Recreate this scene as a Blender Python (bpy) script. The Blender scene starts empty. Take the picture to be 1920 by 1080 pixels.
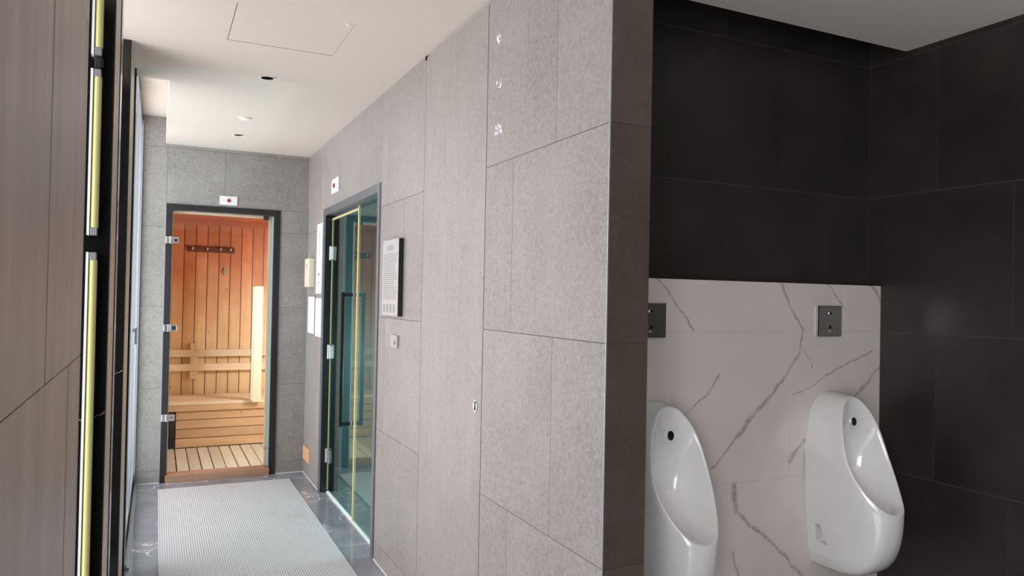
import bpy, bmesh, math, random
from mathutils import Matrix, Vector, Euler
random.seed(4)
S = bpy.context.scene
C = S.collection
# ---------------------------------------------------------------- camera
cam_d = bpy.data.cameras.new('camera'); cam = bpy.data.objects.new('camera', cam_d); C.objects.link(cam)
cam_d.sensor_width = 36; cam_d.lens = 36*1396.88/1920; cam_d.clip_start = .02
yaw, pitch, roll = -0.44449241, 0.01253252, 0.01931441
cam.matrix_world = (Matrix.Translation((0, 0, 1.44)) @ Matrix.Rotation(yaw, 4, 'Z')
                    @ Matrix.Rotation(math.pi/2+pitch, 4, 'X') @ Matrix.Rotation(roll, 4, 'Z'))
S.camera = cam
# ---------------------------------------------------------------- view + world
S.view_settings.view_transform = 'Standard'; S.view_settings.look = 'None'
S.view_settings.gamma = 1; S.view_settings.use_curve_mapping = False
S.view_settings.exposure = 0.0
W = bpy.data.worlds.new('world'); S.world = W; W.use_nodes = True
W.node_tree.nodes['Background'].inputs[0].default_value = (.80, .90, 1, 1)
W.node_tree.nodes['Background'].inputs[1].default_value = 1.6
S.cycles.max_bounces = 10; S.cycles.diffuse_bounces = 6; S.cycles.transparent_max_bounces = 16
S.cycles.sample_clamp_indirect = 6

def area(name, x, y, z, sy, sz, power, col, rot=(0, -math.pi/2, 0)):
    l = bpy.data.lights.new(name, 'AREA'); l.shape = 'RECTANGLE'
    l.size = sz; l.size_y = sy; l.energy = power; l.color = col
    o = bpy.data.objects.new(name, l); C.objects.link(o); o.location = (x, y, z); o.rotation_euler = rot
    return o
DAY = (.93, .97, 1.0)
# daylight outside each window of the left wall (faces +X, into the room)
area('daylight_far_window', -.34, 5.24, 1.40, 1.80, 2.5, 36, (1, .985, .97))
area('daylight_second_bay', -.75, 3.26, 1.35, .85, 2.2, 28, (1, .965, .93))
area('daylight_first_bay', -.75, 2.02, 1.35, .85, 2.2, 17, (1, .965, .93))
area('daylight_near_window', -.70, -.75, 1.40, 2.2, 2.2, 118, (1, .965, .945))

# ---------------------------------------------------------------- mesh helpers
class MB:
    def __init__(s): s.v = []; s.f = []; s.m = []; s.r = []; s.sm = []
    def add(s, vs, fs, mi=0, rnd=0., smooth=False):
        o = len(s.v); s.v += [tuple(v) for v in vs]
        for f in fs: s.f.append([i+o for i in f]); s.m.append(mi); s.r.append(rnd); s.sm.append(smooth)
        return s
    def box(s, x0, x1, y0, y1, z0, z1, mi=0, rnd=0.):
        x0, x1 = sorted((x0, x1)); y0, y1 = sorted((y0, y1)); z0, z1 = sorted((z0, z1))
        vs = [(x, y, z) for x in (x0, x1) for y in (y0, y1) for z in (z0, z1)]
        return s.add(vs, [(0,1,3,2),(4,6,7,5),(0,4,5,1),(2,3,7,6),(0,2,6,4),(1,5,7,3)], mi, rnd)
    def cyl(s, p0, p1, r0, r1=None, n=24, mi=0, caps=True, sx=1.):
        p0, p1 = Vector(p0), Vector(p1); r1 = r0 if r1 is None else r1
        d = (p1-p0).normalized(); a = d.cross(Vector((0, 0, 1)) if abs(d.z) < .9 else Vector((1, 0, 0))).normalized(); b = d.cross(a)
        vs = []
        for p, r in ((p0, r0), (p1, r1)):
            for i in range(n):
                t = 2*math.pi*i/n; vs.append(p + a*r*sx*math.cos(t) + b*r*math.sin(t))
        s.add(vs, [(i, (i+1) % n, n+(i+1) % n, n+i) for i in range(n)], mi, smooth=True)
        if caps: s.add(vs, [tuple(range(n))[::-1], tuple(range(n, 2*n))], mi)
        return s
    def ring(s, c, ax, r0, r1, h, n=32, mi=0):
        """flat annulus with thickness h along axis ax"""
        c = Vector(c); ax = Vector(ax).normalized()
        a = ax.cross(Vector((0, 0, 1)) if abs(ax.z) < .9 else Vector((1, 0, 0))).normalized(); b = ax.cross(a); vs = []
        for r, k in ((r0, 0), (r1, 0), (r1, h), (r0, h)):
            for i in range(n):
                t = 2*math.pi*i/n; vs.append(c + ax*k + a*r*math.cos(t) + b*r*math.sin(t))
        fs = []
        for q in range(4):
            for i in range(n): fs.append((q*n+i, q*n+(i+1) % n, ((q+1) % 4)*n+(i+1) % n, ((q+1) % 4)*n+i))
        return s.add(vs, fs, mi)
    def loft(s, rings, closed=True, mi=0, smooth=True):
        n = len(rings[0]); vs = [p for r in rings for p in r]; fs = []
        for k in range(len(rings)-1):
            for i in range(n if closed else n-1):
                j = (i+1) % n; fs.append((k*n+i, k*n+j, (k+1)*n+j, (k+1)*n+i))
        return s.add(vs, fs, mi, smooth=smooth)
    def build(s, name, mats, parent=None, bevel=0, label=None, fix=False):
        off = Vector(parent['_o']) if parent is not None else Vector((0, 0, 0))
        if parent is None:
            xs, ys, zs = zip(*s.v); off = Vector(((min(xs)+max(xs))/2, (min(ys)+max(ys))/2, min(zs)))
        me = bpy.data.meshes.new(name); me.from_pydata([tuple(Vector(v)-off) for v in s.v], [], s.f)
        for m in (mats if isinstance(mats, (list, tuple)) else [mats]): me.materials.append(m)
        at = me.attributes.new('rnd', 'FLOAT', 'FACE')
        for i, p in enumerate(me.polygons):
            p.material_index = s.m[i]; p.use_smooth = s.sm[i]; at.data[i].value = s.r[i]
        if fix:
            bm = bmesh.new(); bm.from_mesh(me); bmesh.ops.remove_doubles(bm, verts=bm.verts, dist=1e-5)
            bmesh.ops.recalc_face_normals(bm, faces=bm.faces); bm.to_mesh(me); bm.free()
        o = bpy.data.objects.new(name, me); C.objects.link(o)
        if parent is None: o.location = off
        else: o.parent = parent
        o['_o'] = tuple(off)
        if bevel:
            b = o.modifiers.new('bevel', 'BEVEL'); b.width = bevel; b.segments = 2; b.limit_method = 'ANGLE'
        if label: o['label'] = label
        return o
def tag(o, label, cat, group=None):
    o['label'] = label; o['category'] = cat
    if group: o['group'] = group
    return o
def struct(o, label=None, cat=None):
    o['kind'] = 'structure'
    if label: o['label'] = label
    if cat: o['category'] = cat
    return o
def thing(name, loc, label, cat, group=None, kind=None):
    o = bpy.data.objects.new(name, None); C.objects.link(o); o.location = loc; o.empty_display_size = .05
    o['_o'] = tuple(loc); o['label'] = label; o['category'] = cat
    if group: o['group'] = group
    if kind: o['kind'] = kind
    return o

# ---------------------------------------------------------------- materials
def nm(name):
    m = bpy.data.materials.new(name); m.use_nodes = True; nt = m.node_tree
    return m, nt, nt.nodes['Principled BSDF']
def N(nt, t, **kw):
    n = nt.nodes.new(t)
    for k, v in kw.items():
        if hasattr(n, k) and k not in ('Scale',): setattr(n, k, v)
    return n
def L(nt, a, b): nt.links.new(a, b)
def math_(nt, op, a, b=None, clamp=False):
    n = nt.nodes.new('ShaderNodeMath'); n.operation = op; n.use_clamp = clamp
    for i, v in enumerate((a, b)):
        if v is None: continue
        if isinstance(v, (int, float)): n.inputs[i].default_value = v
        else: L(nt, v, n.inputs[i])
    return n.outputs[0]
def mixc(nt, f, a, b, mode='MIX'):
    n = nt.nodes.new('ShaderNodeMix'); n.data_type = 'RGBA'; n.blend_type = mode
    for k, v in ((0, f), (6, a), (7, b)):
        if isinstance(v, (int, float)): n.inputs[k].default_value = v
        elif isinstance(v, tuple): n.inputs[k].default_value = (v[0], v[1], v[2], 1)
        else: L(nt, v, n.inputs[k])
    return n.outputs[2]
def noise(nt, vec, scale, detail=4, rough=.55, w=None, dist=0):
    n = nt.nodes.new('ShaderNodeTexNoise')
    if w is not None: n.noise_dimensions = '4D'; L(nt, w, n.inputs['W'])
    n.inputs['Scale'].default_value = scale; n.inputs['Detail'].default_value = detail
    n.inputs['Roughness'].default_value = rough; n.inputs['Distortion'].default_value = dist
    L(nt, vec, n.inputs['Vector']); return n.outputs[0]
def coords(nt, scale=(1, 1, 1)):
    g = nt.nodes.new('ShaderNodeTexCoord'); m = nt.nodes.new('ShaderNodeMapping'); m.inputs['Scale'].default_value = scale
    L(nt, g.outputs['Object'], m.inputs[0]); return m.outputs[0]
def ramp(nt, v, lo, hi):
    n = nt.nodes.new('ShaderNodeMapRange'); n.inputs[1].default_value = lo; n.inputs[2].default_value = hi; n.clamp = True
    L(nt, v, n.inputs[0]); return n.outputs[0]
def bump(nt, h, b, strength, dist=.002):
    n = nt.nodes.new('ShaderNodeBump'); n.inputs['Strength'].default_value = strength; n.inputs['Distance'].default_value = dist
    L(nt, h, n.inputs['Height']); L(nt, n.outputs[0], b.inputs['Normal'])
def rnd(nt):
    a = nt.nodes.new('ShaderNodeAttribute'); a.attribute_name = 'rnd'; return a.outputs['Fac']
def plain(name, col, rough=.5, metal=0., spec=.5, coat=0.):
    m, nt, b = nm(name); b.inputs['Base Color'].default_value = (*col, 1); b.inputs['Roughness'].default_value = rough
    b.inputs['Metallic'].default_value = metal; b.inputs['Specular IOR Level'].default_value = spec; b.inputs['Coat Weight'].default_value = coat
    v = coords(nt); n = noise(nt, v, 30, 3)
    c = mixc(nt, n, tuple(x*.95 for x in col), tuple(min(1, x*1.05) for x in col)); L(nt, c, b.inputs['Base Color'])
    return m
def tile(name, dark, light, rough, grain=.5, streak=.5, varia=.12, bmp=.25, spec=.5, sx=18):
    m, nt, b = nm(name); v = coords(nt); w = math_(nt, 'MULTIPLY', rnd(nt), 37.)
    a = noise(nt, v, 3.2, 6, .62, w); g = noise(nt, v, 75, 5, .78, w, .8)
    vs = coords(nt, (sx, sx, .8)); s = noise(nt, vs, 2.5, 5, .6, w)
    f = math_(nt, 'ADD', math_(nt, 'MULTIPLY', a, 1-streak*.5), math_(nt, 'MULTIPLY', s, streak*.5))
    f = ramp(nt, f, .3, .7)
    c = mixc(nt, f, dark, light)
    g2 = ramp(nt, g, .38, .62)
    c = mixc(nt, math_(nt, 'MULTIPLY', g2, grain), c, tuple(min(1, x*1.45) for x in light))
    k = math_(nt, 'ADD', 1-varia/2, math_(nt, 'MULTIPLY', rnd(nt), varia))
    kc = nt.nodes.new('ShaderNodeCombineColor'); [L(nt, k, kc.inputs[i]) for i in range(3)]
    c = mixc(nt, 1., c, kc.outputs[0], 'MULTIPLY')
    L(nt, c, b.inputs['Base Color']); b.inputs['Specular IOR Level'].default_value = spec
    L(nt, math_(nt, 'ADD', rough-.06, math_(nt, 'MULTIPLY', a, .12)), b.inputs['Roughness'])
    bump(nt, g, b, bmp, .0012); return m
T_hall = tile('grey_porcelain_tile', (.20, .180, .172), (.325, .295, .284), .42, .60, .5, .05, .6)
T_far = tile('grey_stone_tile', (.17, .160, .15), (.30, .285, .27), .45, .6, .3, .05, .5)
T_left = tile('warm_grey_tile', (.34, .28, .24), (.62, .51, .44), .42, .06, 1.3, sx=6)
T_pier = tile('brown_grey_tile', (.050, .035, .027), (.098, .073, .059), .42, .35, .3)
T_dark = tile('charcoal_tile', (.011, .009, .0085), (.036, .030, .0275), .38, .2, .25, .12, .2)
T_panel = tile('grey_brushed_tile', (.225, .198, .186), (.335, .303, .288), .42, .45, .9)
G_dark = plain('dark_grout', (.06, .055, .05), .9)
G_char = plain('pale_grout', (.10, .095, .09), .8)
G_marble = plain('marble_joint', (.60, .57, .55), .7)
PLASTER = plain('ceiling_paint', (.73, .65, .58), .85)
PLASTER_LIT = plain('lit_ceiling_paint', (.86, .80, .74), .85)  # ceiling paint lightened for the toilet, extra light put into the colour
WHITE = plain('white_paint', (.86, .86, .84), .6)
ALU = plain('aluminium_profile', (.50, .53, .58), .38, .8)
CHROME = plain('chrome', (.85, .85, .85), .22, 1.)
MIRROR = plain('polished_steel', (.42, .41, .40), .05, 1.)
CERAMIC = plain('white_ceramic', (.84, .84, .845), .07, 0, .6, .5)
DARKFR = plain('dark_brown_frame', (.028, .024, .028), .4, .3)
BLACK = plain('black_metal', (.010, .010, .011), .25)
GREYFR = plain('grey_anodised_frame', (.23, .235, .26), .35, .6)
PAPER = plain('white_paper', (.80, .80, .82), .5)
CREAM = plain('cream_plastic', (.78, .74, .60), .4)
RED = plain('red_plastic', (.62, .06, .045), .4)
GREY = plain('grey_plastic', (.25, .25, .26), .5)
LAMP = plain('yellow_phosphor_tube', (.66, .64, .26), .25)
GOLD = plain('pale_yellow_seal', (.70, .58, .33), .35)
RUBBER = plain('black_rubber', (.012, .012, .012), .6)
ORANGE = plain('orange_vent_paint', (.66, .38, .20), .5)
GREEN_EDGE = plain('green_glass_edge', (.42, .58, .52), .2)

def marble_white():
    m, nt, b = nm('white_veined_marble'); v = coords(nt)
    d = nt.nodes.new('ShaderNodeTexNoise'); d.inputs['Scale'].default_value = 9; d.inputs['Detail'].default_value = 6; L(nt, v, d.inputs['Vector'])
    off = nt.nodes.new('ShaderNodeVectorMath'); off.operation = 'MULTIPLY_ADD'
    L(nt, d.outputs['Color'], off.inputs[0]); off.inputs[1].default_value = (.05,)*3; off.inputs[2].default_value = (-.025,)*3
    p = nt.nodes.new('ShaderNodeVectorMath'); p.operation = 'ADD'; L(nt, v, p.inputs[0]); L(nt, off.outputs[0], p.inputs[1])
    sp = nt.nodes.new('ShaderNodeSeparateXYZ'); L(nt, p.outputs[0], sp.inputs[0]); X, Z = sp.outputs[0], sp.outputs[2]
    ox, oz = MX, 0.0
    veins = [
     (.006, [(1.706, 1.52), (1.747, 1.477), (1.827, 1.376), (1.88, 1.326)]),
     (.008, [(2.322, 1.516), (2.346, 1.475), (2.397, 1.392), (2.447, 1.325), (2.428, 1.229), (2.365, 1.14)]),
     (.013, [(2.365, 1.14), (2.264, 1.048), (2.189, .986)]),
     (.016, [(2.189, .986), (2.098, .899)]), (.007, [(2.098, .899), (2.035, .826), (1.974, .775)]),
     (.005, [(2.59, 1.52), (2.634, 1.487), (2.697, 1.413)]),
     (.010, [(2.848, 1.523), (2.895, 1.492), (2.929, 1.441)]),
     (.006, [(2.457, 1.247), (2.503, 1.203), (2.513, 1.166)]),
     (.006, [(2.40, 1.05), (2.611, 1.139), (2.711, 1.174), (2.872, 1.229)]),
     (.008, [(2.93, 1.165), (2.838, 1.095), (2.75, 1.025)]),
     (.006, [(2.013, 1.15), (1.949, 1.078), (1.84, .994)]),
     (.022, [(2.088, .709), (2.104, .602)]), (.013, [(2.104, .602), (2.198, .527), (2.305, .45), (2.40, .36), (2.5, .27)]),
     (.010, [(2.089, .441), (2.118, .36), (2.16, .2)]),
     (.012, [(2.485, .875), (2.433, .824), (2.391, .78)])]
    tot = None; WN = math_(nt, 'ADD', .55, math_(nt, 'MULTIPLY', ramp(nt, noise(nt, v, 6, 3), .35, .65), 1.1))
    for w, pts in veins:
        for (ax, az), (bx, bz) in zip(pts, pts[1:]):
            dx, dz = bx-ax, bz-az; l2 = dx*dx+dz*dz
            u = math_(nt, 'SUBTRACT', X, ax-ox); q = math_(nt, 'SUBTRACT', Z, az-oz)
            t = math_(nt, 'ADD', math_(nt, 'MULTIPLY', u, dx/l2), math_(nt, 'MULTIPLY', q, dz/l2), True)
            eu = math_(nt, 'SUBTRACT', u, math_(nt, 'MULTIPLY', t, dx)); eq = math_(nt, 'SUBTRACT', q, math_(nt, 'MULTIPLY', t, dz))
            ds = math_(nt, 'SQRT', math_(nt, 'ADD', math_(nt, 'MULTIPLY', eu, eu), math_(nt, 'MULTIPLY', eq, eq)))
            ds = math_(nt, 'MULTIPLY', ds, WN)
            r = nt.nodes.new('ShaderNodeMapRange'); r.inputs[1].default_value = w*1.0; r.inputs[2].default_value = w*.2
            L(nt, ds, r.inputs[0])
            tot = r.outputs[0] if tot is None else math_(nt, 'MAXIMUM', tot, r.outputs[0])
    br = ramp(nt, noise(nt, v, 38, 4, .7), .36, .62)
    k = math_(nt, 'MULTIPLY', tot, math_(nt, 'ADD', .25, math_(nt, 'MULTIPLY', br, .5)))
    cl = ramp(nt, noise(nt, v, 2.6, 5, .6), .35, .75)
    base = mixc(nt, cl, (.74, .69, .665), (.66, .605, .575))
    L(nt, mixc(nt, k, base, (.20, .175, .155)), b.inputs['Base Color']); b.inputs['Roughness'].default_value = .10
    return m
MX = 2.079
M_white = marble_white()
def marble_dark(name, base, vein, rough, sc, thr=.012, coat=0):
    m, nt, b = nm(name); v = coords(nt)
    w = nt.nodes.new('ShaderNodeTexVoronoi'); w.feature = 'DISTANCE_TO_EDGE'; w.inputs['Scale'].default_value = sc
    d = nt.nodes.new('ShaderNodeTexNoise'); d.inputs['Scale'].default_value = 2.2; d.inputs['Detail'].default_value = 5; L(nt, v, d.inputs['Vector'])
    a = nt.nodes.new('ShaderNodeVectorMath'); a.operation = 'MULTIPLY_ADD'; L(nt, d.outputs['Color'], a.inputs[0]); a.inputs[1].default_value = (.8,)*3; L(nt, v, a.inputs[2])
    L(nt, a.outputs[0], w.inputs['Vector'])
    e = nt.nodes.new('ShaderNodeMapRange'); e.inputs[1].default_value = thr; e.inputs[2].default_value = 0; L(nt, w.outputs['Distance'], e.inputs[0])
    msk = ramp(nt, noise(nt, v, 3.0, 3), .44, .54)
    c = mixc(nt, ramp(nt, noise(nt, v, 5, 5), .3, .7), base, tuple(x*1.6 for x in base))
    L(nt, mixc(nt, math_(nt, 'MULTIPLY', e.outputs[0], msk), c, vein), b.inputs['Base Color'])
    b.inputs['Roughness'].default_value = rough; b.inputs['Coat Weight'].default_value = coat; return m
M_floor = marble_dark('dark_veined_marble_floor', (.20, .205, .235), (.75, .73, .70), .10, 1.5, .016, .3)
M_black = marble_dark('black_marble', (.006, .0055, .0055), (.20, .18, .16), .12, 1.3, .006)

def wood(name, c1, c2, grain, aged=None, rough=.5):
    m, nt, b = nm(name); sc = [22, 22, 22]; sc['XYZ'.index(grain)] = 1.2
    v = coords(nt, tuple(sc)); w = math_(nt, 'MULTIPLY', rnd(nt), 41.)
    g = ramp(nt, noise(nt, v, 1.4, 6, .65, w, .6), .3, .7); vo = coords(nt)
    c = mixc(nt, g, c1, c2)
    if aged:   # the heat-aged, reddened timber of the upper wall, with blotchy edges
        sp = nt.nodes.new('ShaderNodeSeparateXYZ'); L(nt, vo, sp.inputs[0])
        n2 = noise(nt, vo, 3.0, 5, .6, w)
        h = math_(nt, 'ADD', sp.outputs[2], math_(nt, 'MULTIPLY', math_(nt, 'SUBTRACT', n2, .5), 1.1))
        c = mixc(nt, math_(nt, 'MULTIPLY', ramp(nt, h, aged[1], aged[2]), .92), c, aged[0])
        c = mixc(nt, ramp(nt, h, aged[2]-.1, aged[2]+.9), c, aged[3])
    kn = nt.nodes.new('ShaderNodeTexVoronoi'); kn.inputs['Scale'].default_value = 7; L(nt, vo, kn.inputs['Vector'])
    r = nt.nodes.new('ShaderNodeMapRange'); r.inputs[1].default_value = .11; r.inputs[2].default_value = .05; L(nt, kn.outputs['Distance'], r.inputs[0])
    c = mixc(nt, math_(nt, 'MULTIPLY', r.outputs[0], .5), c, (.22, .09, .03))
    k = math_(nt, 'ADD', .90, math_(nt, 'MULTIPLY', rnd(nt), .2)); kc = nt.nodes.new('ShaderNodeCombineColor'); [L(nt, k, kc.inputs[i]) for i in range(3)]
    L(nt, mixc(nt, 1., c, kc.outputs[0], 'MULTIPLY'), b.inputs['Base Color']); b.inputs['Roughness'].default_value = rough
    bump(nt, g, b, .1, .001); return m
W_wall = wood('aged_pine_boards', (.84, .69, .42), (.75, .54, .29), 'Z', ((.56, .20, .075), .95, 1.75, (.30, .085, .04)))
W_ceil = wood('aged_pine_ceiling', (.52, .16, .06), (.38, .10, .035), 'X')
W_bench = wood('honey_pine', (.74, .52, .31), (.62, .39, .20), 'X')
W_pale = wood('pale_spruce', (.84, .77, .58), (.76, .66, .46), 'X')
W_paleZ = wood('pale_spruce_upright', (.84, .78, .62), (.78, .69, .52), 'Z')
W_deck = wood('bleached_deck_slats', (.70, .68, .55), (.60, .57, .45), 'Y')
W_sill = wood('reddish_threshold', (.52, .30, .20), (.36, .19, .12), 'X')
W_dark = wood('dark_stained_wood', (.16, .055, .03), (.09, .03, .018), 'X')

def glass(name, tint, gloss, ior):
    m = bpy.data.materials.new(name); m.use_nodes = True; nt = m.node_tree; nt.nodes.clear()
    o = nt.nodes.new('ShaderNodeOutputMaterial'); t = nt.nodes.new('ShaderNodeBsdfTransparent'); g = nt.nodes.new('ShaderNodeBsdfGlossy')
    t.inputs[0].default_value = (*tint, 1); g.inputs[0].default_value = (*gloss, 1); g.inputs['Roughness'].default_value = .005
    f = nt.nodes.new('ShaderNodeFresnel'); f.inputs[0].default_value = ior; x = nt.nodes.new('ShaderNodeMixShader')
    ge = nt.nodes.new('ShaderNodeNewGeometry'); L(nt, math_(nt, 'MULTIPLY', f.outputs[0], math_(nt, 'SUBTRACT', 1., ge.outputs['Backfacing'])), x.inputs[0]); L(nt, t.outputs[0], x.inputs[1]); L(nt, g.outputs[0], x.inputs[2]); L(nt, x.outputs[0], o.inputs[0]); return m
GL_clear = glass('clear_glass', (.985, .985, .985), (1, 1, 1), 1.45)
GL_steam = glass('green_tinted_glass', (.62, .80, .79), (.80, .95, .84), 4.5)
def mat_rubber():
    m, nt, b = nm('ribbed_pink_grey_mat'); v = coords(nt)
    w = nt.nodes.new('ShaderNodeTexWave'); w.wave_type = 'BANDS'; w.bands_direction = 'X'; w.inputs['Scale'].default_value = 26; L(nt, v, w.inputs['Vector'])
    n = noise(nt, v, 5, 4); c = mixc(nt, n, (.52, .505, .525), (.585, .575, .60))
    c = mixc(nt, math_(nt, 'MULTIPLY', w.outputs[1], .25), c, (.42, .39, .39)); L(nt, c, b.inputs['Base Color'])
    b.inputs['Roughness'].default_value = .7; bump(nt, w.outputs[1], b, .6, .003); return m
M_mat = mat_rubber()

# ---------------------------------------------------------------- the shell
CEIL = 2.545
def wall(name, ax, c, sg, tiles, slabs, mats, T, label=None, gap=.002):
    """tiled wall: tiles are (a0,a1,z0,z1) with face on plane ax=c, body on side sg; slab behind = grout + wall"""
    mb = MB()
    def bx(a0, a1, z0, z1, d0, d1, mi, r):
        if ax == 'X': mb.box(c+sg*d0, c+sg*d1, a0, a1, z0, z1, mi, r)
        else: mb.box(a0, a1, c+sg*d0, c+sg*d1, z0, z1, mi, r)
    for s_ in slabs: bx(*s_, .0016, T, 1, 0)
    for t_ in tiles:
        mi = 0
        if len(t_) == 5: mi = t_[4]
        bx(t_[0]+gap/2, t_[1]-gap/2, t_[2]+gap/2, t_[3]-gap/2, 0, .008, mi, random.random())
    o = mb.build(name, mats); struct(o, label); return o
def course(a0, a1, z0, z1, cuts):
    e = [a0]+sorted(k for k in cuts if a0+.01 < k < a1-.01)+[a1]
    return [(p, q, z0, z1) for p, q in zip(e, e[1:])]
ZR = [0, .105, .712, 1.32, 1.92]
# right-hand corridor wall ------------------------------------------------
DY0, DY1, DZ = 3.995, 5.520, 2.056     # steam room doorway
tl = []
A = [3.265+.6*i for i in range(6)]; B = [3.565+.6*i for i in range(6)]
for z0, z1, cu in ((0, .105, A), (.105, .712, B), (.712, 1.32, A), (1.32, 1.92, B)):
    tl += course(3.265, DY0, z0, z1, cu) + course(DY1, 6.173, z0, z1, cu)
tl += course(3.265, DY0, 1.92, CEIL, A) + course(DY1, 6.173, 1.92, CEIL, A)
tl += course(DY0, DY1, DZ, CEIL, A)
for z0, z1, cu in ((0, .105, []), (.105, .712, [2.31]), (.712, 1.32, [2.01]), (1.32, 1.92, [2.31]), (1.92, CEIL, [2.01])):
    tl += course(1.7055, 2.545, z0, z1, cu)
wall('wall_right', 'X', 1.097, 1, tl, [(1.707, 2.545, 0, CEIL), (3.265, DY0, 0, CEIL), (DY0, DY1, DZ, CEIL), (DY1, 6.173, 0, CEIL)],
     [T_hall, G_dark], .13, 'grey porcelain tiled corridor wall with steam room doorway')
# concealed tiled service door in that wall
d1 = thing('door_3', (1.10, 2.905, 0), 'full height concealed tiled service door flush in the grey corridor wall', 'door', kind='structure')
mb = MB(); mb.box(1.0965, 1.135, 2.549, 3.261, .004, 2.535, 0, .7); mb.build('door_leaf', T_panel, d1)
mb = MB(); mb.box(1.14, 1.22, 2.546, 3.264, 0, CEIL); mb.build('door_backing', G_dark, d1)
mb = MB(); mb.cyl((1.0965, 2.60, 1.028), (1.0925, 2.60, 1.028), .017, n=24)
mb.box(1.0925, 1.0965, 2.592, 2.608, 1.006, 1.050); e = mb.build('lock_escutcheon', CHROME, d1, label='small oval steel lock escutcheon')
mb = MB(); mb.cyl((1.0922, 2.60, 1.034), (1.0915, 2.60, 1.034), .006, n=14); mb.box(1.0915, 1.0925, 2.5985, 2.6015, 1.018, 1.030); mb.build('keyhole', BLACK, e)
mb = MB(); mb.cyl((1.095, 3.262, 2.522), (1.095, 3.262, 2.540), .005, n=12); mb.build('pivot_hinge', BLACK, d1)
# pillar end face of the partition
tl = []
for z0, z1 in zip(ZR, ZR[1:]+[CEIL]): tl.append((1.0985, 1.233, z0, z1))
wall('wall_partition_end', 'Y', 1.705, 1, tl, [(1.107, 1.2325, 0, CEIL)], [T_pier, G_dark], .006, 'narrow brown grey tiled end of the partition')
mb = MB(); mb.box(1.0955, 1.0985, 1.7035, 1.7075, 0, CEIL); struct(mb.build('trim_1', ALU))
mb = MB(); mb.box(1.228, 1.233, 1.712, 2.43, 0, 3.0); struct(mb.build('wall_partition_back', T_dark))
# urinal wall --------------------------------------------------------------
RX = 2.925
tl = []
for z0, z1, cu in ((0, .717, [1.48, 2.08, 2.68]), (.717, 1.32, [1.78, 2.38]), (1.32, 1.92, [1.48, 2.08, 2.68]), (1.92, 2.52, [1.78, 2.38]), (2.52, 3.0, [2.08, 2.68])):
    tl += course(1.233, RX, z0, z1, cu)
wall('wall_urinal', 'Y', 2.37, 1, tl, [(1.10, RX+.12, 0, 3.0)], [T_dark, G_char], .12, 'charcoal tiled wall behind the white marble panel')
mb = MB()
for z0, z1, cu in ((0, .717, [1.485, 2.085, 2.69]), (.717, 1.321, [1.777, 2.385]), (1.321, 1.523, [1.49, 2.095, 2.695])):
    for (p, q, a, b_) in course(1.233, RX, z0, z1, cu): mb.box(p+.001, q-.001, 2.30, 2.312, a+.001, b_-.001, 0, random.random())
mb.box(1.233, RX, 2.3012, 2.368, 0, 1.5215, 1)
o = mb.build('wall_marble', [M_white, G_marble], bevel=.0008); struct(o, 'white marble clad panel with grey veins behind the urinals')
# toilet side wall
tl = []
for z0, z1, cu in ((0, .712, [1.74, 1.14, .54]), (.712, 1.32, [2.04, 1.44, .84, .24]), (1.32, 1.92, [1.73, 1.13, .53]), (1.92, 2.52, [2.04, 1.44, .84, .24]), (2.52, 3.0, [1.74])):
    tl += course(-2.5, 2.37, z0, z1, cu+[-.1, -.7, -1.3, -1.9])
wall('wall_toilet_side', 'X', RX, 1, tl, [(-2.62, 2.40, 0, 3.0)], [T_dark, G_char], .12, 'charcoal tiled side wall right of the urinals')
wall('wall_rear', 'Y', -2.5, -1, [t for z0, z1 in ((0, .712), (.712, 1.32), (1.32, 1.92), (1.92, CEIL)) for t in course(-.42, RX, z0, z1, [.2+.6*i for i in range(5)])],
     [(-.42, RX, 0, CEIL)], [T_dark, G_char], .12)
# far wall with sauna doorway ----------------------------------------------
SX0, SX1, SZ = .049, .877, 2.097
FY = 6.173
tl = []
for z0, z1 in ((0, .092), (.092, .71), (.71, 1.323), (1.323, 1.92)):
    tl += [(-.135, SX0, z0, z1)] + [(SX1, 1.097, z0, z1)]
tl += course(-.135, 1.097, 1.92, CEIL, [])
tl = [t for t in tl if t[2] < 1.9] + [(-.135, SX0, 1.92, 2.52), (SX0, .46, SZ, 2.52), (.46, 1.097, SZ, 2.52), (SX1, 1.097, 1.92, SZ), (-.135, .46, 2.52, 2.76), (.46, 1.097, 2.52, 2.76)]
wall('wall_far', 'Y', FY, 1, tl, [(-.135, SX0, 0, 2.76), (SX0, SX1, SZ, 2.76), (SX1, 1.097, 0, 2.76)], [T_far, G_dark], .09, 'grey stone tiled end wall around the sauna door')
# left wall: tiled piers, black marble bays, far window ----------------------
LX = -.125
def pier(name, y0, y1, mat, seams, z=CEIL, back=-.42):
    tl = []
    for i, (z0, z1) in enumerate(((0, .712), (.712, 1.318), (1.318, 1.922), (1.922, z))):
        tl += course(y0, y1, z0, z1, seams[i % 2])
    mb = MB(); mb.box(LX-.0016, back, y0, y1, 0, z, 1)
    for t in tl: mb.box(LX, LX-.008, t[0]+(.0045 if t[0] > y0+.01 else 0), t[1]-(.0045 if t[1] < y1-.01 else 0), t[2]+.001, t[3]-.001, 0, random.random())
    return struct(mb.build(name, [mat, M_black]))
p = pier('wall_left', .45, 1.585, T_left, ([1.10, .50], [.78, 1.377])); p['label'] = 'warm grey tiled pier of the left wall closest to the viewer'
pier('wall_left_middle', 2.456, 2.724, T_left, ([], []))
pier('wall_left_far', 3.70, 4.15, T_left, ([], []))
pier('wall_left_rear', -2.5, -2.0, T_left, ([], []))
def jamb(name, x1, y0, y1, z=CEIL, x0=-.42):
    mb = MB(); mb.box(x0, x1, y0, y1, 0, z); return struct(mb.build(name, M_black, bevel=.001))
jamb('trim_2', -.127, 1.585, 1.593); jamb('trim_3', -.128, 2.4480, 2.456)
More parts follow.
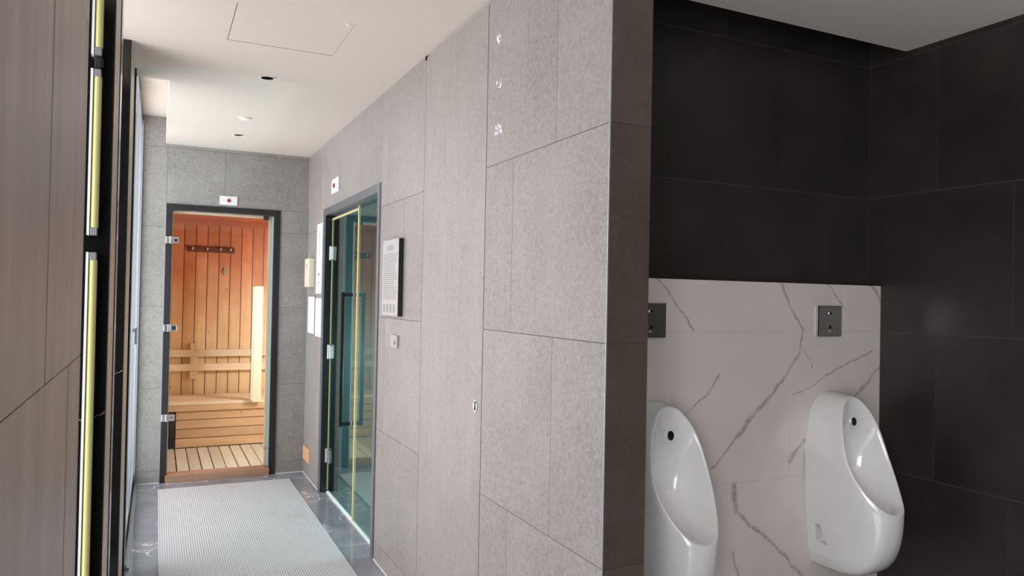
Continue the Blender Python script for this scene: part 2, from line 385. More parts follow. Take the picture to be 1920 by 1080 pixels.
jamb('trim_4', -.122, 2.724, 2.828); jamb('trim_5', -.128, 3.692, 3.70)
jamb('trim_6', -.116, 4.15, 4.31, 2.75)
def window(idx, y0, y1, x, z0, z1, mull, fr=.045):
    w = thing('window_%d' % idx, (x, (y0+y1)/2, z0), 'aluminium framed window in the left wall', 'window', kind='structure')
    mb = MB()
    for a, b_ in ((y0, y0+fr), (y1-fr, y1)): mb.box(x-.03, x+.02, a, b_, z0, z1); mb.box(x+.02, x+.03, a+.008, b_-.012, z0, z1)
    for m_ in mull: mb.box(x-.03, x+.024, m_-.03, m_+.03, z0, z1)
    mb.box(x-.03, x+.02, y0, y1, z0, z0+fr); mb.box(x-.03, x+.02, y0, y1, z1-fr, z1)
    mb.build('window_frame', ALU, w)
    mb = MB(); mb.box(x-.012, x-.006, y0+fr, y1-fr, z0+fr, z1-fr); mb.build('pane', GL_clear, w)
    return w
w1 = window(1, 4.312, 6.171, -.147, .05, 2.70, [5.24]); w1['label'] = 'tall aluminium window beside the sauna end of the corridor'
mb = MB(); mb.box(-.118, -.100, 4.44, 4.47, 1.215, 1.235); mb.box(-.106, -.090, 4.445, 4.465, 1.150, 1.240); mb.build('window_handle', ALU, w1, bevel=.004)
mb = MB(); mb.box(-.117, -.098, 4.312, 6.171, 0, .012); mb.box(-.117, -.111, 4.312, 6.171, .012, .026); mb.build('bottom_track', ALU, w1)
window(2, 2.828, 3.692, -.40, .05, 2.50, [])
window(3, 1.593, 2.448, -.40, .05, 2.50, [])
window(4, -2.0, .45, -.40, .05, 2.50, [-1.2, -.4])
mb = MB()
mb.box(-.42, -.148, 4.31, 6.27, 0, .05); mb.box(-.42, -.117-.002, 4.31, 6.17, 2.70, 2.76); struct(mb.build('wall_left_window_surround', M_black))
mb = MB()
for y0, y1 in ((1.593, 2.448), (2.828, 3.692), (-2.0, .45)): mb.box(-.45, -.36, y0, y1, 0, .05); mb.box(-.45, -.36, y0, y1, 2.50, CEIL)
struct(mb.build('trim_7', M_black))
mb = MB()
for y0, y1 in ((-2.0, -1.98), (.43, .45)): mb.box(-.42, LX, y0, y1, 0, CEIL)
struct(mb.build('trim_8', M_black))
# floor, ceilings ------------------------------------------------------------
mb = MB()
xs = [-.45, .48, 1.08, 1.68, 2.28, 2.88, RX+.1]; ys = [-2.6]+[-2.2+.6*i for i in range(14)]+[6.2]
mb.box(-.45, RX+.1, -2.6, 6.18, -.08, -.0008, 1)
for a, b_ in zip(xs, xs[1:]):
    for c_, d_ in zip(ys, ys[1:]): mb.box(a+.0006, b_-.0006, c_+.0006, d_-.0006, -.01, 0, 0, random.random())
struct(mb.build('floor', [M_floor, G_dark]), 'polished dark grey marble floor with white veins')
mb = MB()
PX0, PX1, PY0, PY1 = .252, .712, 3.015, 3.482
T2 = 2.80
DL = [(.488, 4.0), (.493, 5.555)]
def slab_hole(mb, x0, x1, y0, y1, z0, z1, hx0, hx1, hy0, hy1):
    mb.box(x0, hx0, y0, y1, z0, z1); mb.box(hx1, x1, y0, y1, z0, z1)
    mb.box(hx0, hx1, y0, hy0, z0, z1); mb.box(hx0, hx1, hy1, y1, z0, z1)
slab_hole(mb, -.45, 1.10, -2.6, 3.6, CEIL, T2, PX0, PX1, PY0, PY1)
h = .036
slab_hole(mb, -.45, 1.10, 3.6, 4.31, CEIL, T2, .488-h, .488+h, 4.0-h, 4.0+h)
slab_hole(mb, .035, 1.10, 4.31, FY+.05, CEIL, T2, .493-h, .493+h, 5.555-h, 5.555+h)
struct(mb.build('ceiling', PLASTER), 'white plaster corridor ceiling')
mb = MB(); mb.box(-.45, .035, 4.31, FY+.05, 2.745, T2); struct(mb.build('ceiling_recess', PLASTER), 'raised white ceiling pocket along the far window')
mb = MB(); mb.box(1.10, RX, -2.6, 1.7045, CEIL, T2); mb.box(1.234, RX, 1.7045, 2.19, CEIL, T2)
mb.box(1.10, 1.234, 1.7045, 6.3, CEIL, T2); struct(mb.build('ceiling_toilet', PLASTER_LIT), 'white plaster ceiling stopping short of the urinal wall')
mb = MB(); mb.box(1.1, RX+.1, 1.6, 2.5, 3.0, 3.05); mb.box(1.234, RX, 2.17, 2.19, T2, 3.0); struct(mb.build('ceiling_slot', BLACK))
mb = MB(); mb.box(PX0+.003, PX1-.003, PY0+.003, PY1-.003, CEIL+.0015, CEIL+.02); mb.box(PX0-.01, PX1+.01, PY0-.01, PY1+.01, CEIL+.03, CEIL+.04, 1)
ht = thing('ceiling_hatch', (.48, 3.25, CEIL), 'square plaster access hatch flush in the corridor ceiling', 'hatch')
mb.build('panel', [PLASTER, GREY], ht)
mb = MB(); mb.cyl((PX1-.03, PY0+.03, CEIL-.002), (PX1-.03, PY0+.03, CEIL+.002), .010, n=20); mb.build('catch', WHITE, ht)
# pale caulk along floor edges
mb = MB(); mb.box(LX+.01, SX0, FY-.004, FY+.001, 0, .004); mb.box(SX1, 1.097, FY-.004, FY+.001, 0, .004)
mb.box(1.093, 1.098, 1.71, DY0, 0, .003); mb.box(1.093, 1.098, DY1, FY, 0, .003); struct(mb.build('trim_10', WHITE))
# ceiling fittings -------------------------------------------------------------
def downlight(x, y, label):
    t = thing('downlight', (x, y, CEIL), label, 'ceiling light', 'recessed downlights in the corridor ceiling')
    mb = MB(); mb.ring((x, y, CEIL-.003), (0, 0, 1), .033, .041, .004); mb.build('trim_ring', WHITE, t)
    mb = MB(); mb.cyl((x, y, CEIL), (x, y, CEIL+.055), .033, .028, caps=False); mb.build('reflector', BLACK, t)
    mb = MB(); mb.cyl((x, y, CEIL+.045), (x, y, CEIL+.055), .028); mb.build('lamp_face', RUBBER, t)
downlight(DL[0][0], DL[0][1], 'round recessed unlit downlight nearer the square ceiling hatch')
downlight(DL[1][0], DL[1][1], 'round recessed unlit downlight nearer the sauna wall')
t = thing('ceiling_sensor', (.48, 4.99, CEIL), 'flat white round detector disc on the ceiling between the two downlights', 'detector')
mb = MB(); mb.cyl((.48, 4.99, CEIL-.006), (.48, 4.99, CEIL), .036, .042, n=32); mb.build('base', PLASTER, t)
mb = MB(); mb.cyl((.48, 4.99, CEIL-.010), (.48, 4.99, CEIL-.006), .026, .030, n=32); mb.build('cover', WHITE, t)

# ---------------------------------------------------------------- LED / T5 tubes on the black reveal
def tube(z0, z1, label, caps=(1, 1)):
    t = thing('light_tube', (-.167, 2.436, z0), label, 'light tube', 'unlit yellow tubes upright on the black marble reveal')
    mb = MB(); c0 = z0+(.022 if caps[0] else 0); c1 = z1-(.022 if caps[1] else 0)
    mb.cyl((-.166, 2.430, c0), (-.166, 2.430, c1), .0105, n=20); mb.build('tube', LAMP, t)
    mb = MB(); mb.box(-.184, -.1775, 2.420, 2.4475, z0, z1); mb.build('batten', WHITE, t, label='thin white edge of the batten')
    for k, a in ((caps[0], z0), (caps[1], z1-.022)):
        if k: mb = MB(); mb.box(-.1755, -.158, 2.420, 2.4475, a, a+.022); mb.build('end_cap', GREY, t, bevel=.002)
tube(.10, 1.545, 'longest unlit yellow light tube, lowest on the black marble reveal')
tube(1.594, 2.068, 'middle unlit yellow light tube between two grey end caps')
tube(2.108, 2.53, 'topmost unlit yellow light tube reaching up to the ceiling')
t = thing('tube_connector', (-.166, 2.44, 2.07), 'small black plug between the topmost and middle light tubes', 'connector')
mb = MB(); mb.box(-.176, -.158, 2.426, 2.4475, 2.071, 2.105); mb.build('plug_body', RUBBER, t, bevel=.003)
mb = MB(); mb.cyl((-.157, 2.432, 2.076), (-.157, 2.432, 2.10), .004, n=10); mb.build('cable', RUBBER, t)

# ---------------------------------------------------------------- sauna door and room
sd = thing('door_1', (.46, FY, 0), 'clear glass sauna door in a dark brown frame at the corridor end', 'door', kind='structure')
mb = MB(); mb.box(SX0, .093, FY-.012, FY+.10, 0, SZ); mb.box(.828, SX1, FY-.012, FY+.10, 0, SZ); mb.box(.093, .828, FY-.012, FY+.10, 2.053, SZ)
mb.build('door_frame', DARKFR, sd, bevel=.003)
mb = MB(); mb.box(SX0-.006, SX0-.001, FY-.006, FY, 0, SZ+.004); mb.build('frame_edging', ALU, sd)
mb = MB(); mb.box(.094, .100, FY+.03, FY+.10, .06, 2.05); mb.box(.80, .827, FY+.06, FY+.10, .06, 2.05); mb.box(.1, .8, FY+.06, FY+.10, 2.035, 2.052); mb.build('wood_lining', W_paleZ, sd)
mb = MB(); mb.box(.100, .815, FY-.002, FY+.006, .066, 2.045); gl = mb.build('glass_leaf', GL_clear, sd)
mb = MB(); mb.box(.815, .8265, FY-.003, FY+.007, .066, 2.045); mb.build('seal_strip', GREEN_EDGE, sd)
mb = MB(); mb.box(.75, .79, FY-.008, FY+.02, 2.015, 2.045); mb.build('door_stop', RUBBER, sd, bevel=.003)
for z in (1.822, 1.160, .485):
    mb = MB(); mb.box(.050, .088, FY-.018, FY-.011, z-.026, z+.026); mb.box(.078, .096, FY-.026, FY-.010, z-.028, z+.028)
    mb.box(.096, .142, FY-.012, FY-.002, z-.024, z+.024); hg = mb.build('hinge', CHROME, sd, bevel=.003)
    mb = MB(); mb.cyl((.120, FY-.014, z), (.120, FY-.010, z), .010, n=16); mb.build('hinge_screw', MIRROR, hg)
mb = MB(); mb.box(.084, .832, FY-.030, FY+.10, 0, .055); tag(mb.build('door_threshold', W_sill, bevel=.003), 'worn reddish wooden threshold block under the sauna door', 'threshold')
# interior shell
SB = 7.80; SXL, SXR = -.55, 1.62; SC = 2.125
mb = MB(); x = .124-.104*7
while x < SXR:
    r = random.random(); mb.box(x+.0035, min(x+.1005, SXR), SB, SB+.02, .05, SC, 0, r)
    mb.box(x+.0125, x+.0150, SB-.0006, SB+.002, .05, SC, 0, r*.6)
    x += .104
mb.box(SXL, SXR, SB+.006, SB+.03, 0, SC, 1); struct(mb.build('wall_sauna_back', [W_wall, W_dark]), 'sauna back wall of upright heat-reddened pine boards')
for nme, xx, sg in (('wall_sauna_left', SXL, -1), ('wall_sauna_right', SXR, 1)):
    mb = MB(); y = 6.27
    while y < SB: mb.box(xx, xx+sg*.02, y+.0025, min(y+.1015, SB), .05, SC, 0, random.random()); y += .104
    mb.box(xx+sg*.006, xx+sg*.03, 6.27, SB, 0, SC, 1); struct(mb.build(nme, [W_wall, W_dark]))
mb = MB(); mb.box(SXL, SX0, FY+.091, FY+.11, 0, SC); mb.box(SX1, SXR, FY+.091, FY+.11, 0, SC); mb.box(SX0, SX1, FY+.101, FY+.11, 2.06, SC); struct(mb.build('wall_sauna_front', [W_wall]))
mb = MB(); y = FY+.11
while y < SB: mb.box(SXL, SXR, y+.002, min(y+.10, SB), SC, SC+.02, 0, random.random()); y += .104
mb.box(SXL, SXR, FY+.1, SB+.03, SC+.006, SC+.03, 1); struct(mb.build('ceiling_sauna', [W_ceil, W_dark]))
mb = MB(); mb.box(SXL, SXR, SB-.03, SB-.001, SC-.045, SC-.001); struct(mb.build('trim_11', W_ceil))
mb = MB(); mb.box(SXL-.1, SXR+.1, FY+.10, SB+.1, -.08, -.001); struct(mb.build('floor_sauna', G_dark))
# duckboard deck
dk = thing('duckboard', (.5, 6.7, 0), 'pale slatted duckboard covering the sauna floor', 'floor slats')
x = -.1; i = 0
while x < 1.5:
    r = random.random(); mb = MB(); mb.box(x+.003+random.random()*.003, x+.087-random.random()*.003, 6.285, 7.19, .030, .050, 0, r)
    mb.build('slat', W_deck, dk, bevel=.0015); x += .090
mb = MB()
for y in (6.33, 6.75, 7.12): mb.box(-.1, 1.5, y, y+.05, .0, .029)
mb.build('bearer', W_deck, dk)
mb = MB(); mb.box(.10, .80, 6.215+.06, 6.282, .02, .052); mb.build('front_rail', W_pale, dk, bevel=.002)
# bench
bn = thing('sauna_bench', (.7, 7.5, 0), 'wide wooden sauna bench with slatted front under the backrest rails', 'bench')
y = 7.185
while y < 7.74:
    mb = MB(); mb.box(SXL+.01, SXR-.01, y, y+.085, .430, .456, 0, random.random()); mb.build('seat_slat', W_pale, bn, bevel=.003); y += .093
mb = MB(); mb.box(SXL+.01, SXR-.01, 7.186, 7.212, .376, .4285, 0, .3); mb.build('fascia', W_bench, bn, bevel=.002)
for z0, z1 in ((.300, .372), (.220, .294), (.137, .214), (.054, .131)):
    mb = MB(); mb.box(.176, SXR-.01, 7.203, 7.223, z0, z1, 0, random.random()); mb.build('front_slat', W_bench, bn, bevel=.002)
for xx in (.33, 1.0):
    mb = MB(); mb.box(xx, xx+.075, 7.225, 7.265, .001, .428, 0, .5); mb.build('upright', W_bench, bn)
mb = MB(); mb.box(.176, .20, 7.225, 7.78, .001, .428); mb.box(SXL+.02, .10, 7.60, 7.62, .001, .42); mb.build('end_panel', W_dark, bn)
# backrest
br = thing('backrest_rail', (.6, 7.77, .6), 'pale two-rail wooden backrest fixed to the sauna back wall', 'backrest')
for z0, z1 in ((.815, .882), (.680, .747)):
    mb = MB(); mb.box(SXL+.02, SXR-.02, 7.715, 7.737, z0, z1, 0, random.random()); mb.build('rail', W_pale, br, bevel=.003)
for xx in (.300, 1.20):
    mb = MB(); mb.box(xx, xx+.065, 7.7375, 7.799, .600, .945, 0, .5); bk = mb.build('bracket', W_paleZ, br, bevel=.003)
    for zz in (.635, .915): mb = MB(); mb.cyl((xx+.04, 7.734, zz), (xx+.04, 7.738, zz), .006, n=12); mb.build('screw', GREY, bk)
# upright guard board
pt = thing('guard_post', (.85, 7.16, .44), 'tall pale upright guard board standing against the bench front', 'post')
mb = MB(); mb.box(.806, .880, 7.140, 7.160, .44, 1.497, 0, .8); mb.build('board', W_paleZ, pt, bevel=.003)
mb = MB(); mb.box(.786, .803, 7.130, 7.1845, .455, 1.492, 0, .95); mb.build('edge_strip', W_paleZ, pt, bevel=.003)
mb = MB(); mb.box(.806, .86, 7.1605, 7.1845, .44, 1.45, 0, .6); mb.build('backing_batten', W_paleZ, pt)
# hook rail
hr = thing('hook_rail', (.46, 7.78, 1.82), 'dark wooden hook rail high on the sauna back wall', 'hook rail')
mb = MB(); mb.box(.262, .680, 7.770, 7.799, 1.818, 1.868); mb.build('rail_board', W_dark, hr, bevel=.003)
for xx in (.30, .43, .55, .64):
    mb = MB(); mb.cyl((xx, 7.770, 1.848), (xx, 7.735, 1.842), .006, n=12); mb.cyl((xx, 7.737, 1.842), (xx, 7.730, 1.862), .006, .008, n=12); mb.build('hook', GOLD, hr)
mb = MB(); mb.box(.586, .600, 7.785, 7.799, 1.60, 1.68); mb.cyl((.593, 7.786, 1.635), (.593, 7.778, 1.635), .017, n=16); tag(mb.build('sauna_thermometer', CHROME), 'tiny metal fitting on the boards below the hook rail', 'fitting')
# unseen lamp added on the side wall to brighten the sauna
lm = thing('added_sauna_lamp', (1.60, 6.62, 1.15), 'added unseen lamp on the right hand side wall inside the sauna', 'lamp')
mb = MB(); mb.box(1.56, 1.618, 6.52, 6.72, 1.05, 1.25); mb.build('added_lamp_base', WHITE, lm)
def pt_light(name, loc, e, col, r=.06, shape='POINT'):
    l = bpy.data.lights.new(name, 'POINT'); l.energy = e; l.color = col; l.shadow_soft_size = r
    o = bpy.data.objects.new(name, l); C.objects.link(o); o.location = loc; return o
pt_light('added_sauna_light', (1.46, 6.45, 1.25), 40, (.88, .95, 1), .10)

# ---------------------------------------------------------------- steam room door
st = thing('door_2', (1.12, 4.76, 0), 'green tinted glass steam room door in a grey anodised frame', 'door', kind='structure')
gx = 1.15
mb = MB(); fw = .045
mb.box(1.088, 1.10, DY0, DY0+fw, 0, DZ); mb.box(1.088, 1.10, DY1-fw, DY1, 0, DZ); mb.box(1.088, 1.10, DY0+fw, DY1-fw, DZ-.050, DZ)
mb.box(1.10, 1.226, DY0, DY0+.035, 0, DZ); mb.box(1.10, 1.226, DY0+.035, DY1-.05, DZ-.045, DZ)
mb.build('door_frame', GREYFR, st, bevel=.002)
mb = MB(); mb.box(1.1005, 1.226, DY1-.052, DY1, 0, DZ); mb.build('hinge_jamb', BLACK, st, label='black inner face of the hinge jamb')
mb = MB(); mb.box(gx-.004, gx+.004, 4.690, 5.455, .022, 1.975); gl = mb.build('glass_leaf', GL_steam, st)
mb = MB(); mb.box(gx-.004, gx+.004, 4.034, 4.665, .014, 2.005); mb.build('fixed_pane', GL_steam, st)
mb = MB(); mb.box(gx-.008, gx+.006, 4.668, 4.690, .016, 2.005); mb.build('closing_seal', GOLD, st, label='pale yellow vertical seal strip')
mb = MB(); mb.box(gx-.008, gx+.006, 4.690, 5.462, 1.975, 1.990); mb.build('top_seal', GOLD, st)
mb = MB(); mb.box(gx-.007, gx+.005, 5.455, 5.463, .022, 1.975); mb.build('hinge_seal', GOLD, st)
mb = MB(); mb.box(gx-.010, gx+.008, 4.034, 5.455, 0, .013); mb.build('bottom_seal', WHITE, st)
for z in (1.735, 1.02, .27):
    mb = MB(); mb.box(gx-.016, gx-.005, 5.385, 5.452, z-.046, z+.046); mb.box(gx-.020, gx-.002, 5.452, 5.467, z-.046, z+.046); mb.cyl((gx-.018, 5.454, z-.05), (gx-.018, 5.454, z+.05), .008, n=14)
    mb.build('hinge', CHROME, st, bevel=.002)
hd = MB(); hx, hy = 1.078, 4.79
hd.box(hx-.011, hx+.011, hy-.011, hy+.011, .590, 1.452); hd.box(hx+.011, gx-.005, hy-.011, hy+.011, 1.425, 1.447); hd.box(hx+.011, gx-.005, hy-.011, hy+.011, .595, .617)
hdl = hd.build('door_handle', BLACK, st, bevel=.002, label='long black D-shaped pull handle')
for z in (1.436, .606): mb = MB(); mb.cyl((gx-.010, hy, z), (gx-.004, hy, z), .020, n=18); mb.build('handle_rose', CHROME, hdl)
# steam room behind
TEAL = tile('teal_mosaic', (.07, .15, .175), (.17, .30, .33), .4, .15, 1.3)
mb = MB(); mb.box(1.2335, 2.7, 3.85, 3.90, 0, 2.4); mb.box(1.2335, 2.7, 5.9, 5.95, 0, 2.4); mb.box(2.65, 2.7, 3.9, 5.9, 0, 2.4); mb.box(1.2335, 2.7, 3.85, 5.95, 2.3, 2.4)
struct(mb.build('wall_steam_room', TEAL))
mb = MB(); mb.box(1.1, 2.7, 3.9, 5.9, -.05, -.001); struct(mb.build('floor_steam_room', TEAL))
t = thing('added_steam_lamp', (2.0, 3.93, .8), 'added unseen round white lamp low on the side wall inside the steam room', 'lamp')  # lamp added out of view to brighten the room behind the tinted glass
mb = MB(); mb.cyl((2.0, 3.901, .8), (2.0, 3.94, .8), .09, .07); mb.build('added_lamp_cover', WHITE, t)
pt_light('added_steam_light', (2.0, 4.06, .8), 60, (.95, 1, 1), .08)
mb = MB(); mb.box(2.15, 2.645, 3.905, 5.895, .0, .45); tag(mb.build('steam_bench', TEAL, bevel=.01), 'dark tiled bench behind the green tinted steam room glass', 'bench')

# ---------------------------------------------------------------- wall fittings
def dotplate(axis, c, a, z, w, h, label):
    if axis == 'Y': loc = (a, c, z)
    else: loc = (c, a, z)
    t = thing('alarm_plate', loc, label, 'alarm button', 'white plates with a red button above the doors')
    mb = MB(); m2 = MB(); m3 = MB()
    if axis == 'Y':
        mb.box(a-w/2, a+w/2, c-.010, c, z-h/2, z+h/2); m2.cyl((a+.002, c-.0102, z), (a+.002, c-.015, z), .014, n=24); m3.cyl((a+.002, c-.0151, z), (a+.002, c-.017, z), .007, n=18)
    else:
        mb.box(c-.014, c, a-w/2, a+w/2, z-h/2, z+h/2); m2.cyl((c-.0142, a+.01, z), (c-.022, a+.01, z), .017, n=24); m3.cyl((c-.0221, a+.01, z), (c-.024, a+.01, z), .010, n=18)
    mb.build('plate', PAPER, t, bevel=.002); b_ = m2.build('button', RED, t); m3.build('button_centre', W_dark, b_)
dotplate('Y', FY, .486, 2.148, .128, .070, 'white plate with red button above the sauna door')
dotplate('X', 1.097, 5.13, 2.183, .215, .098, 'white plate with red button above the steam room door')
# framed rules sign
t = thing('rules_sign', (1.097, 3.69, 1.52), 'tall grey instruction sign with thick black edge right of the steam room', 'sign')
mb = MB(); mb.box(1.072, 1.097, 3.555, 3.835, 1.335, 1.722); mb.build('sign_backing', BLACK, t)
mb = MB(); mb.box(1.0705, 1.072, 3.555, 3.835, 1.335, 1.722); mb.build('sign_face', plain('silver_sign_face', (.52, .50, .50), .35), t)
mb = MB(); fx = 1.0703
SGT = plain('sign_text_grey', (.30, .29, .29), .5)
for k in range(5): mb = MB(); mb.box(fx-.0003, fx, 3.648+k*.022, 3.660+k*.022, 1.668, 1.692); mb.build('heading_letter', SGT, t)
rr_ = random.Random(7)
for r in range(22):
    z = 1.645-r*.0107; y = 3.815; mb = MB()
    end = 3.575+rr_.random()*.06
    while y > end:
        w = .008+rr_.random()*.022; mb.box(fx-.0003, fx, y-w, y, z, z+.0046); y -= w+.004
    mb.build('text_line', SGT, t)
for k in range(4): mb = MB(); mb.box(fx-.0003, fx, 3.60+k*.058, 3.635+k*.058, 1.352, 1.392); mb.build('pictogram', SGT, t)
# switch plate under it
t = thing('switch_plate', (1.097, 3.66, 1.206), 'small square grey switch plate below the instructions sign', 'switch')
mb = MB(); mb.box(1.085, 1.097, 3.605, 3.715, 1.175, 1.238); mb.build('plate', plain('grey_plate', (.46, .44, .43), .4), t, bevel=.002)
mb = MB(); mb.box(1.0835, 1.085, 3.634, 3.646, 1.190, 1.200); mb.cyl((1.085, 3.640, 1.206), (1.0835, 3.640, 1.206), .005, n=12); mb.build('rocker_mark', BLACK, t)
# cream control box, notices
t = thing('control_box', (1.097, 5.93, 1.60), 'cream plastic control box on the corridor wall beside the sauna corner', 'control box')
mb = MB(); mb.box(1.052, 1.097, 5.855, 6.035, 1.490, 1.712); mb.build('casing', CREAM, t, bevel=.004)
mb = MB(); mb.box(1.050, 1.052, 5.94, 5.955, 1.640, 1.668); mb.build('indicator', GREY, t)
def notice(name, y0, y1, z0, z1, label, frame=None, marks=()):
    t = thing(name, (1.097, (y0+y1)/2, z0), label, 'notice')
    mb = MB(); mb.box(1.093, 1.0968, y0, y1, z0, z1); mb.build('sheet', PAPER, t)
    if frame:
        mb = MB(); e = .008
        mb.box(1.090, 1.0968, y0-e, y0, z0-e, z1+e); mb.box(1.090, 1.0968, y1, y1+e, z0-e, z1+e); mb.box(1.090, 1.0968, y0, y1, z0-e, z0); mb.box(1.090, 1.0968, y0, y1, z1, z1+e); mb.build('frame', frame, t)
    if marks:
        for (a, b_, c_, d_) in marks: mb = MB(); mb.box(1.0922, 1.0928, a, b_, c_, d_); mb.build('printed_mark', BLACK, t)
notice('wall_notice', 5.565, 5.775, 1.440, 1.965, 'tall white notice sheet beside the steam room frame', None,
       [(5.655, 5.685, 1.575, 1.595), (5.69, 5.71, 1.52, 1.527), (5.64, 5.66, 1.52, 1.527)] + [(5.665, 5.672, 1.88-.022*k, 1.893-.022*k) for k in range(8)])
notice('framed_notice', 5.800, 6.085, 1.128, 1.415, 'white notice in thin dark frame under the cream control box', GREY)
notice('wall_notice', 5.545, 5.780, 1.118, 1.405, 'plain white notice sheet low beside the steam room frame')
# vent
t = thing('wall_vent', (1.097, 6.0, .17), 'small orange vent grille low on the wall near the sauna corner', 'vent')
mb = MB(); mb.box(1.088, 1.097, 5.87, 6.145, .115, .225); mb.build('plate', ORANGE, t, bevel=.002)
mb = MB()
for k in range(5): mb.box(1.085, 1.088, 5.89, 6.125, .128+k*.020, .136+k*.020)
mb.build('louvre', plain('vent_louvre', (.78, .52, .32), .5), t)
# glue residue marks
for k, (y, z, s_) in enumerate(((2.452, 2.376, 0), (2.445, 2.212, 1), (2.437, 2.044, 2))):
    mb = MB(); rg = random.Random(20+k)
    for q in range(5+k*2):
        yy = y+rg.uniform(-.016-.008*k, .016+.008*k); zz = z+rg.uniform(-.011, .011)-(y-yy)*.1; w = rg.uniform(.004, .009); h_ = rg.uniform(.006, .014)
        mb.cyl((1.0968, yy, zz), (1.0960, yy, zz), h_*.95, h_*.8, n=9, sx=.6)
    tag(mb.build('glue_mark', PAPER), ['highest small white glue mark on the grey tiles near the partition corner', 'middle of three small white glue marks on the grey tiles', 'lowest and widest small white glue mark on the grey tiles'][k], 'glue mark', 'white glue residue on the corridor wall')

# ---------------------------------------------------------------- floor mat
mb = MB(); mb.box(.038, .957, 1.1, 5.94, .0005, .009); tag(mb.build('floor_mat', M_mat, bevel=.003), 'long ribbed pinkish grey mat on the dark marble corridor floor', 'mat')

# ---------------------------------------------------------------- urinals
def interp(tab, x):
    tab = sorted(tab)
    if x <= tab[0][0]: return tab[0][1]
    for (a, fa), (b_, fb) in zip(tab, tab[1:]):
        if x <= b_: return fa+(fb-fa)*(x-a)/(b_-a)
    return tab[-1][1]
def cr_spline(pts, n):
    out = []; P = [pts[0]]+pts+[pts[-1]]
    dense = []
    for i in range(1, len(P)-2):
        for k in range(12):
            t = k/12; p0, p1, p2, p3 = (Vector(P[i+j]) for j in (-1, 0, 1, 2))
            dense.append(.5*((2*p1)+(-p0+p2)*t+(2*p0-5*p1+4*p2-p3)*t*t+(-p0+3*p1-3*p2+p3)*t**3))
    dense.append(Vector(pts[-1])); acc = [0]
    for a, b_ in zip(dense, dense[1:]): acc.append(acc[-1]+(b_-a).length)
    j = 0
    for k in range(n+1):
        d = acc[-1]*k/n
        while j < len(acc)-2 and acc[j+1] < d: j += 1
        t = (d-acc[j])/max(1e-9, acc[j+1]-acc[j]); out.append(dense[j].lerp(dense[j+1], min(1, max(0, t))))
    return out
def sst(a, b_, x): t = min(1, max(0, (x-a)/(b_-a))); return t*t*(3-2*t)
RIM = [(0, -.122, 1.058), (.030, -.124, 1.052), (.058, -.132, 1.03), (.088, -.150, .985), (.108, -.168, .93), (.119, -.186, .87), (.124, -.202, .82),
       (.119, -.232, .76), (.100, -.272, .70), (.073, -.310, .655), (.045, -.335, .630), (0, -.344, .619)]
WO = [(0, 0, 1.066), (.030, 0, 1.062), (.060, 0, 1.045), (.095, 0, 1.0), (.115, 0, .93), (.128, 0, .83), (.128, -.012, .71), (.121, -.050, .59), (.108, -.100, .46), (.098, -.145, .385), (.080, -.162, .357), (.045, -.166, .351), (0, -.167, .350)]
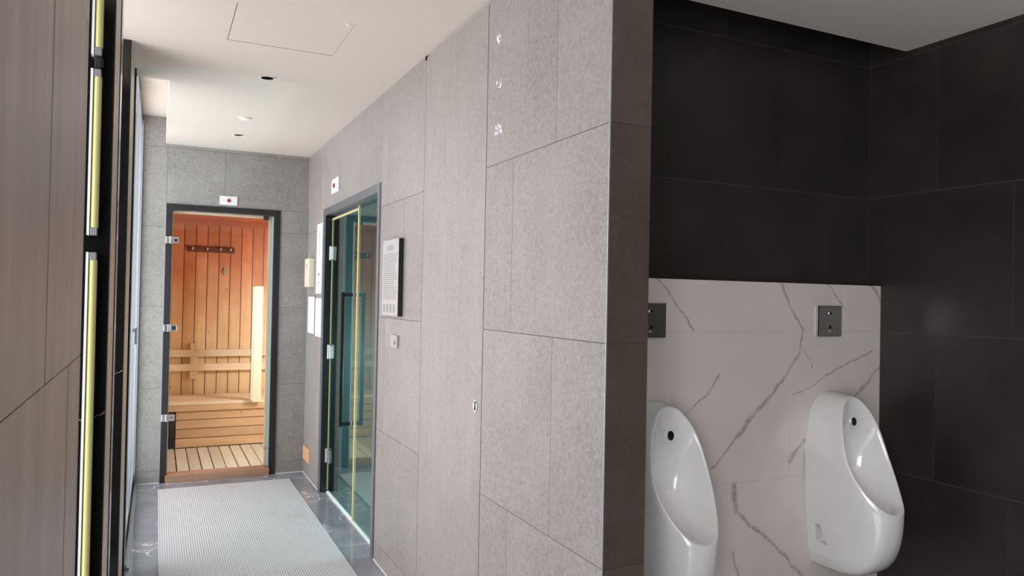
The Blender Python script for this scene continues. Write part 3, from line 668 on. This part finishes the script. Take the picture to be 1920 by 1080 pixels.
def urinal(cx, y0, label, detail_side):
    t = thing('urinal', (cx, y0, .35), label, 'urinal', 'white wall hung urinals on the marble panel')
    n = 44; R = cr_spline(RIM, n); Wl = cr_spline(WO, n)
    def full(half): return half + [Vector((-p.x, p.y, p.z)) for p in half[-2:0:-1]]
    ytab = [(p[2], p[1]) for p in RIM]
    rings = []
    m = 14
    for k in range(m+1):
        u = k/m; half = []
        for i in range(n+1):
            s_ = sst(.45, .95, i/n); r, w = R[i], Wl[i]
            c1 = r+Vector((r.x*.10, .05*(1-s_)+.0*s_, -.17*s_)); c2 = w+Vector((w.x*.02, -.06*(1-s_)-.10*s_, 0))
            half.append(r*(1-u)**3+c1*3*u*(1-u)**2+c2*3*u*u*(1-u)+w*u**3)
        rings.append(full(half))
    # rim roll and bowl
    zc = .83; inner = []
    def inset(p, d):
        v = Vector((p.x, 0, p.z-zc)); l = max(v.length, 1e-6); q = v*(1-d/l)
        z = zc+q.z; return Vector((q.x, interp(ytab, min(1.058, max(.619, z))), z))
    lipf = full([p+Vector((0, -.003, 0)) for p in [R[i].lerp(inset(R[i], .01), .45) for i in range(n+1)]])
    Ri = [inset(R[i], .010) for i in range(n+1)]
    bowl = [lipf, full(Ri)]
    mm = 18
    for k in range(1, mm+1):
        v = k/mm; half = []
        for p in Ri:
            x = p.x*(1-v); z = zc+(p.z-zc)*(1-v)
            D = .030+.125*sst(1.0, .72, z) if z > .72 else .155+.02*sst(.72, .63, z)
            g = 1-(1-v)**3.2
            half.append(Vector((x, interp(ytab, min(1.058, max(.619, z)))+D*g, z-.02*g*sst(.95, .7, z))))
        bowl.append(full(half))
    allr = rings[::-1]+bowl
    tr = [[Vector((p.x+cx, p.y+y0, p.z)) for p in r] for r in allr]
    mb = MB(); mb.loft(tr); b_ = mb.build('body', CERAMIC, t, fix=True)
    # wall bracket block behind the shell, with hand notch on the sides
    wt = [(p[2], p[0]) for p in WO if p[2] < .84 and p[0] > .05]; yt = [(p[2], p[1]) for p in WO if p[2] < .9]
    zs = [.353, .37, .40, .44, .452, .453, .49, .529, .530, .56, .62, .68, .74, .79]
    rg = []
    for z in zs:
        w = interp(wt, z)-.003; yf = interp(yt, z)+.0025; nt_ = .453 <= z <= .529; wf = w-.035 if nt_ else w
        ym = min(-.045, -.001) if yf < -.05 else yf*.5
        pts = [(-wf, yf), (-wf, ym), (-w, ym), (-w, 0), (w, 0), (w, ym), (wf, ym), (wf, yf)]
        rg.append([Vector((cx+a, y0+b2, z)) for a, b2 in pts])
    mb = MB(); mb.loft(rg, smooth=False); mb.add(rg[0], [tuple(range(8))]); mb.add(rg[-1], [tuple(range(8))[::-1]]); mb.build('wall_bracket', CERAMIC, t, fix=True)
    # sensor
    mb = MB(); c = Vector((cx, y0-.124, .955)); ax = Vector((0, -1, .12)).normalized()
    mb.cyl(c-ax*-.0-ax*.03, c+ax*.012, .0195, .0175, n=28, sx=.85); sn = mb.build('sensor_ring', CHROME, t)
    mb = MB(); mb.cyl(c+ax*.0122, c+ax*.0135, .0150, n=28, sx=.85); mb.build('sensor_eye', BLACK, sn)
    # drain at the bottom of the bowl
    return t
urinal(2.600, 2.299, 'white wall hung urinal on the right, closest to the charcoal side wall', 1)
urinal(1.670, 2.299, 'white wall hung urinal on the left, partly hidden by the partition', 1)
def flush(cx, label):
    t = thing('flush_plate', (cx, 2.30, 1.30), label, 'flush plate', 'square steel flush plates above the urinals')
    mb = MB(); mb.box(cx-.0695, cx+.0695, 2.287, 2.2995, 1.299, 1.430); mb.build('plate', MIRROR, t, bevel=.003)
    mb = MB(); mb.cyl((cx, 2.2865, 1.398), (cx, 2.2845, 1.398), .006, n=20); mb.build('sensor_window', BLACK, t)
    mb = MB(); mb.ring((cx, 2.2868, 1.398), (0, -1, 0), .007, .0095, .002); mb.build('sensor_bezel', CHROME, t)
    mb = MB(); mb.cyl((cx, 2.2865, 1.340), (cx, 2.2845, 1.340), .007, n=20); mb.build('push_button', BLACK, t)
    mb = MB(); mb.cyl((cx, 2.2868, 1.322), (cx, 2.2858, 1.322), .006, .006, n=14); mb.build('drop_mark', CHROME, t)
flush(2.597, 'square steel flush plate above the right urinal')
flush(1.667, 'square steel flush plate at the partition edge above the left urinal')

for o in list(bpy.data.objects):
    if '_o' in o: del o['_o']
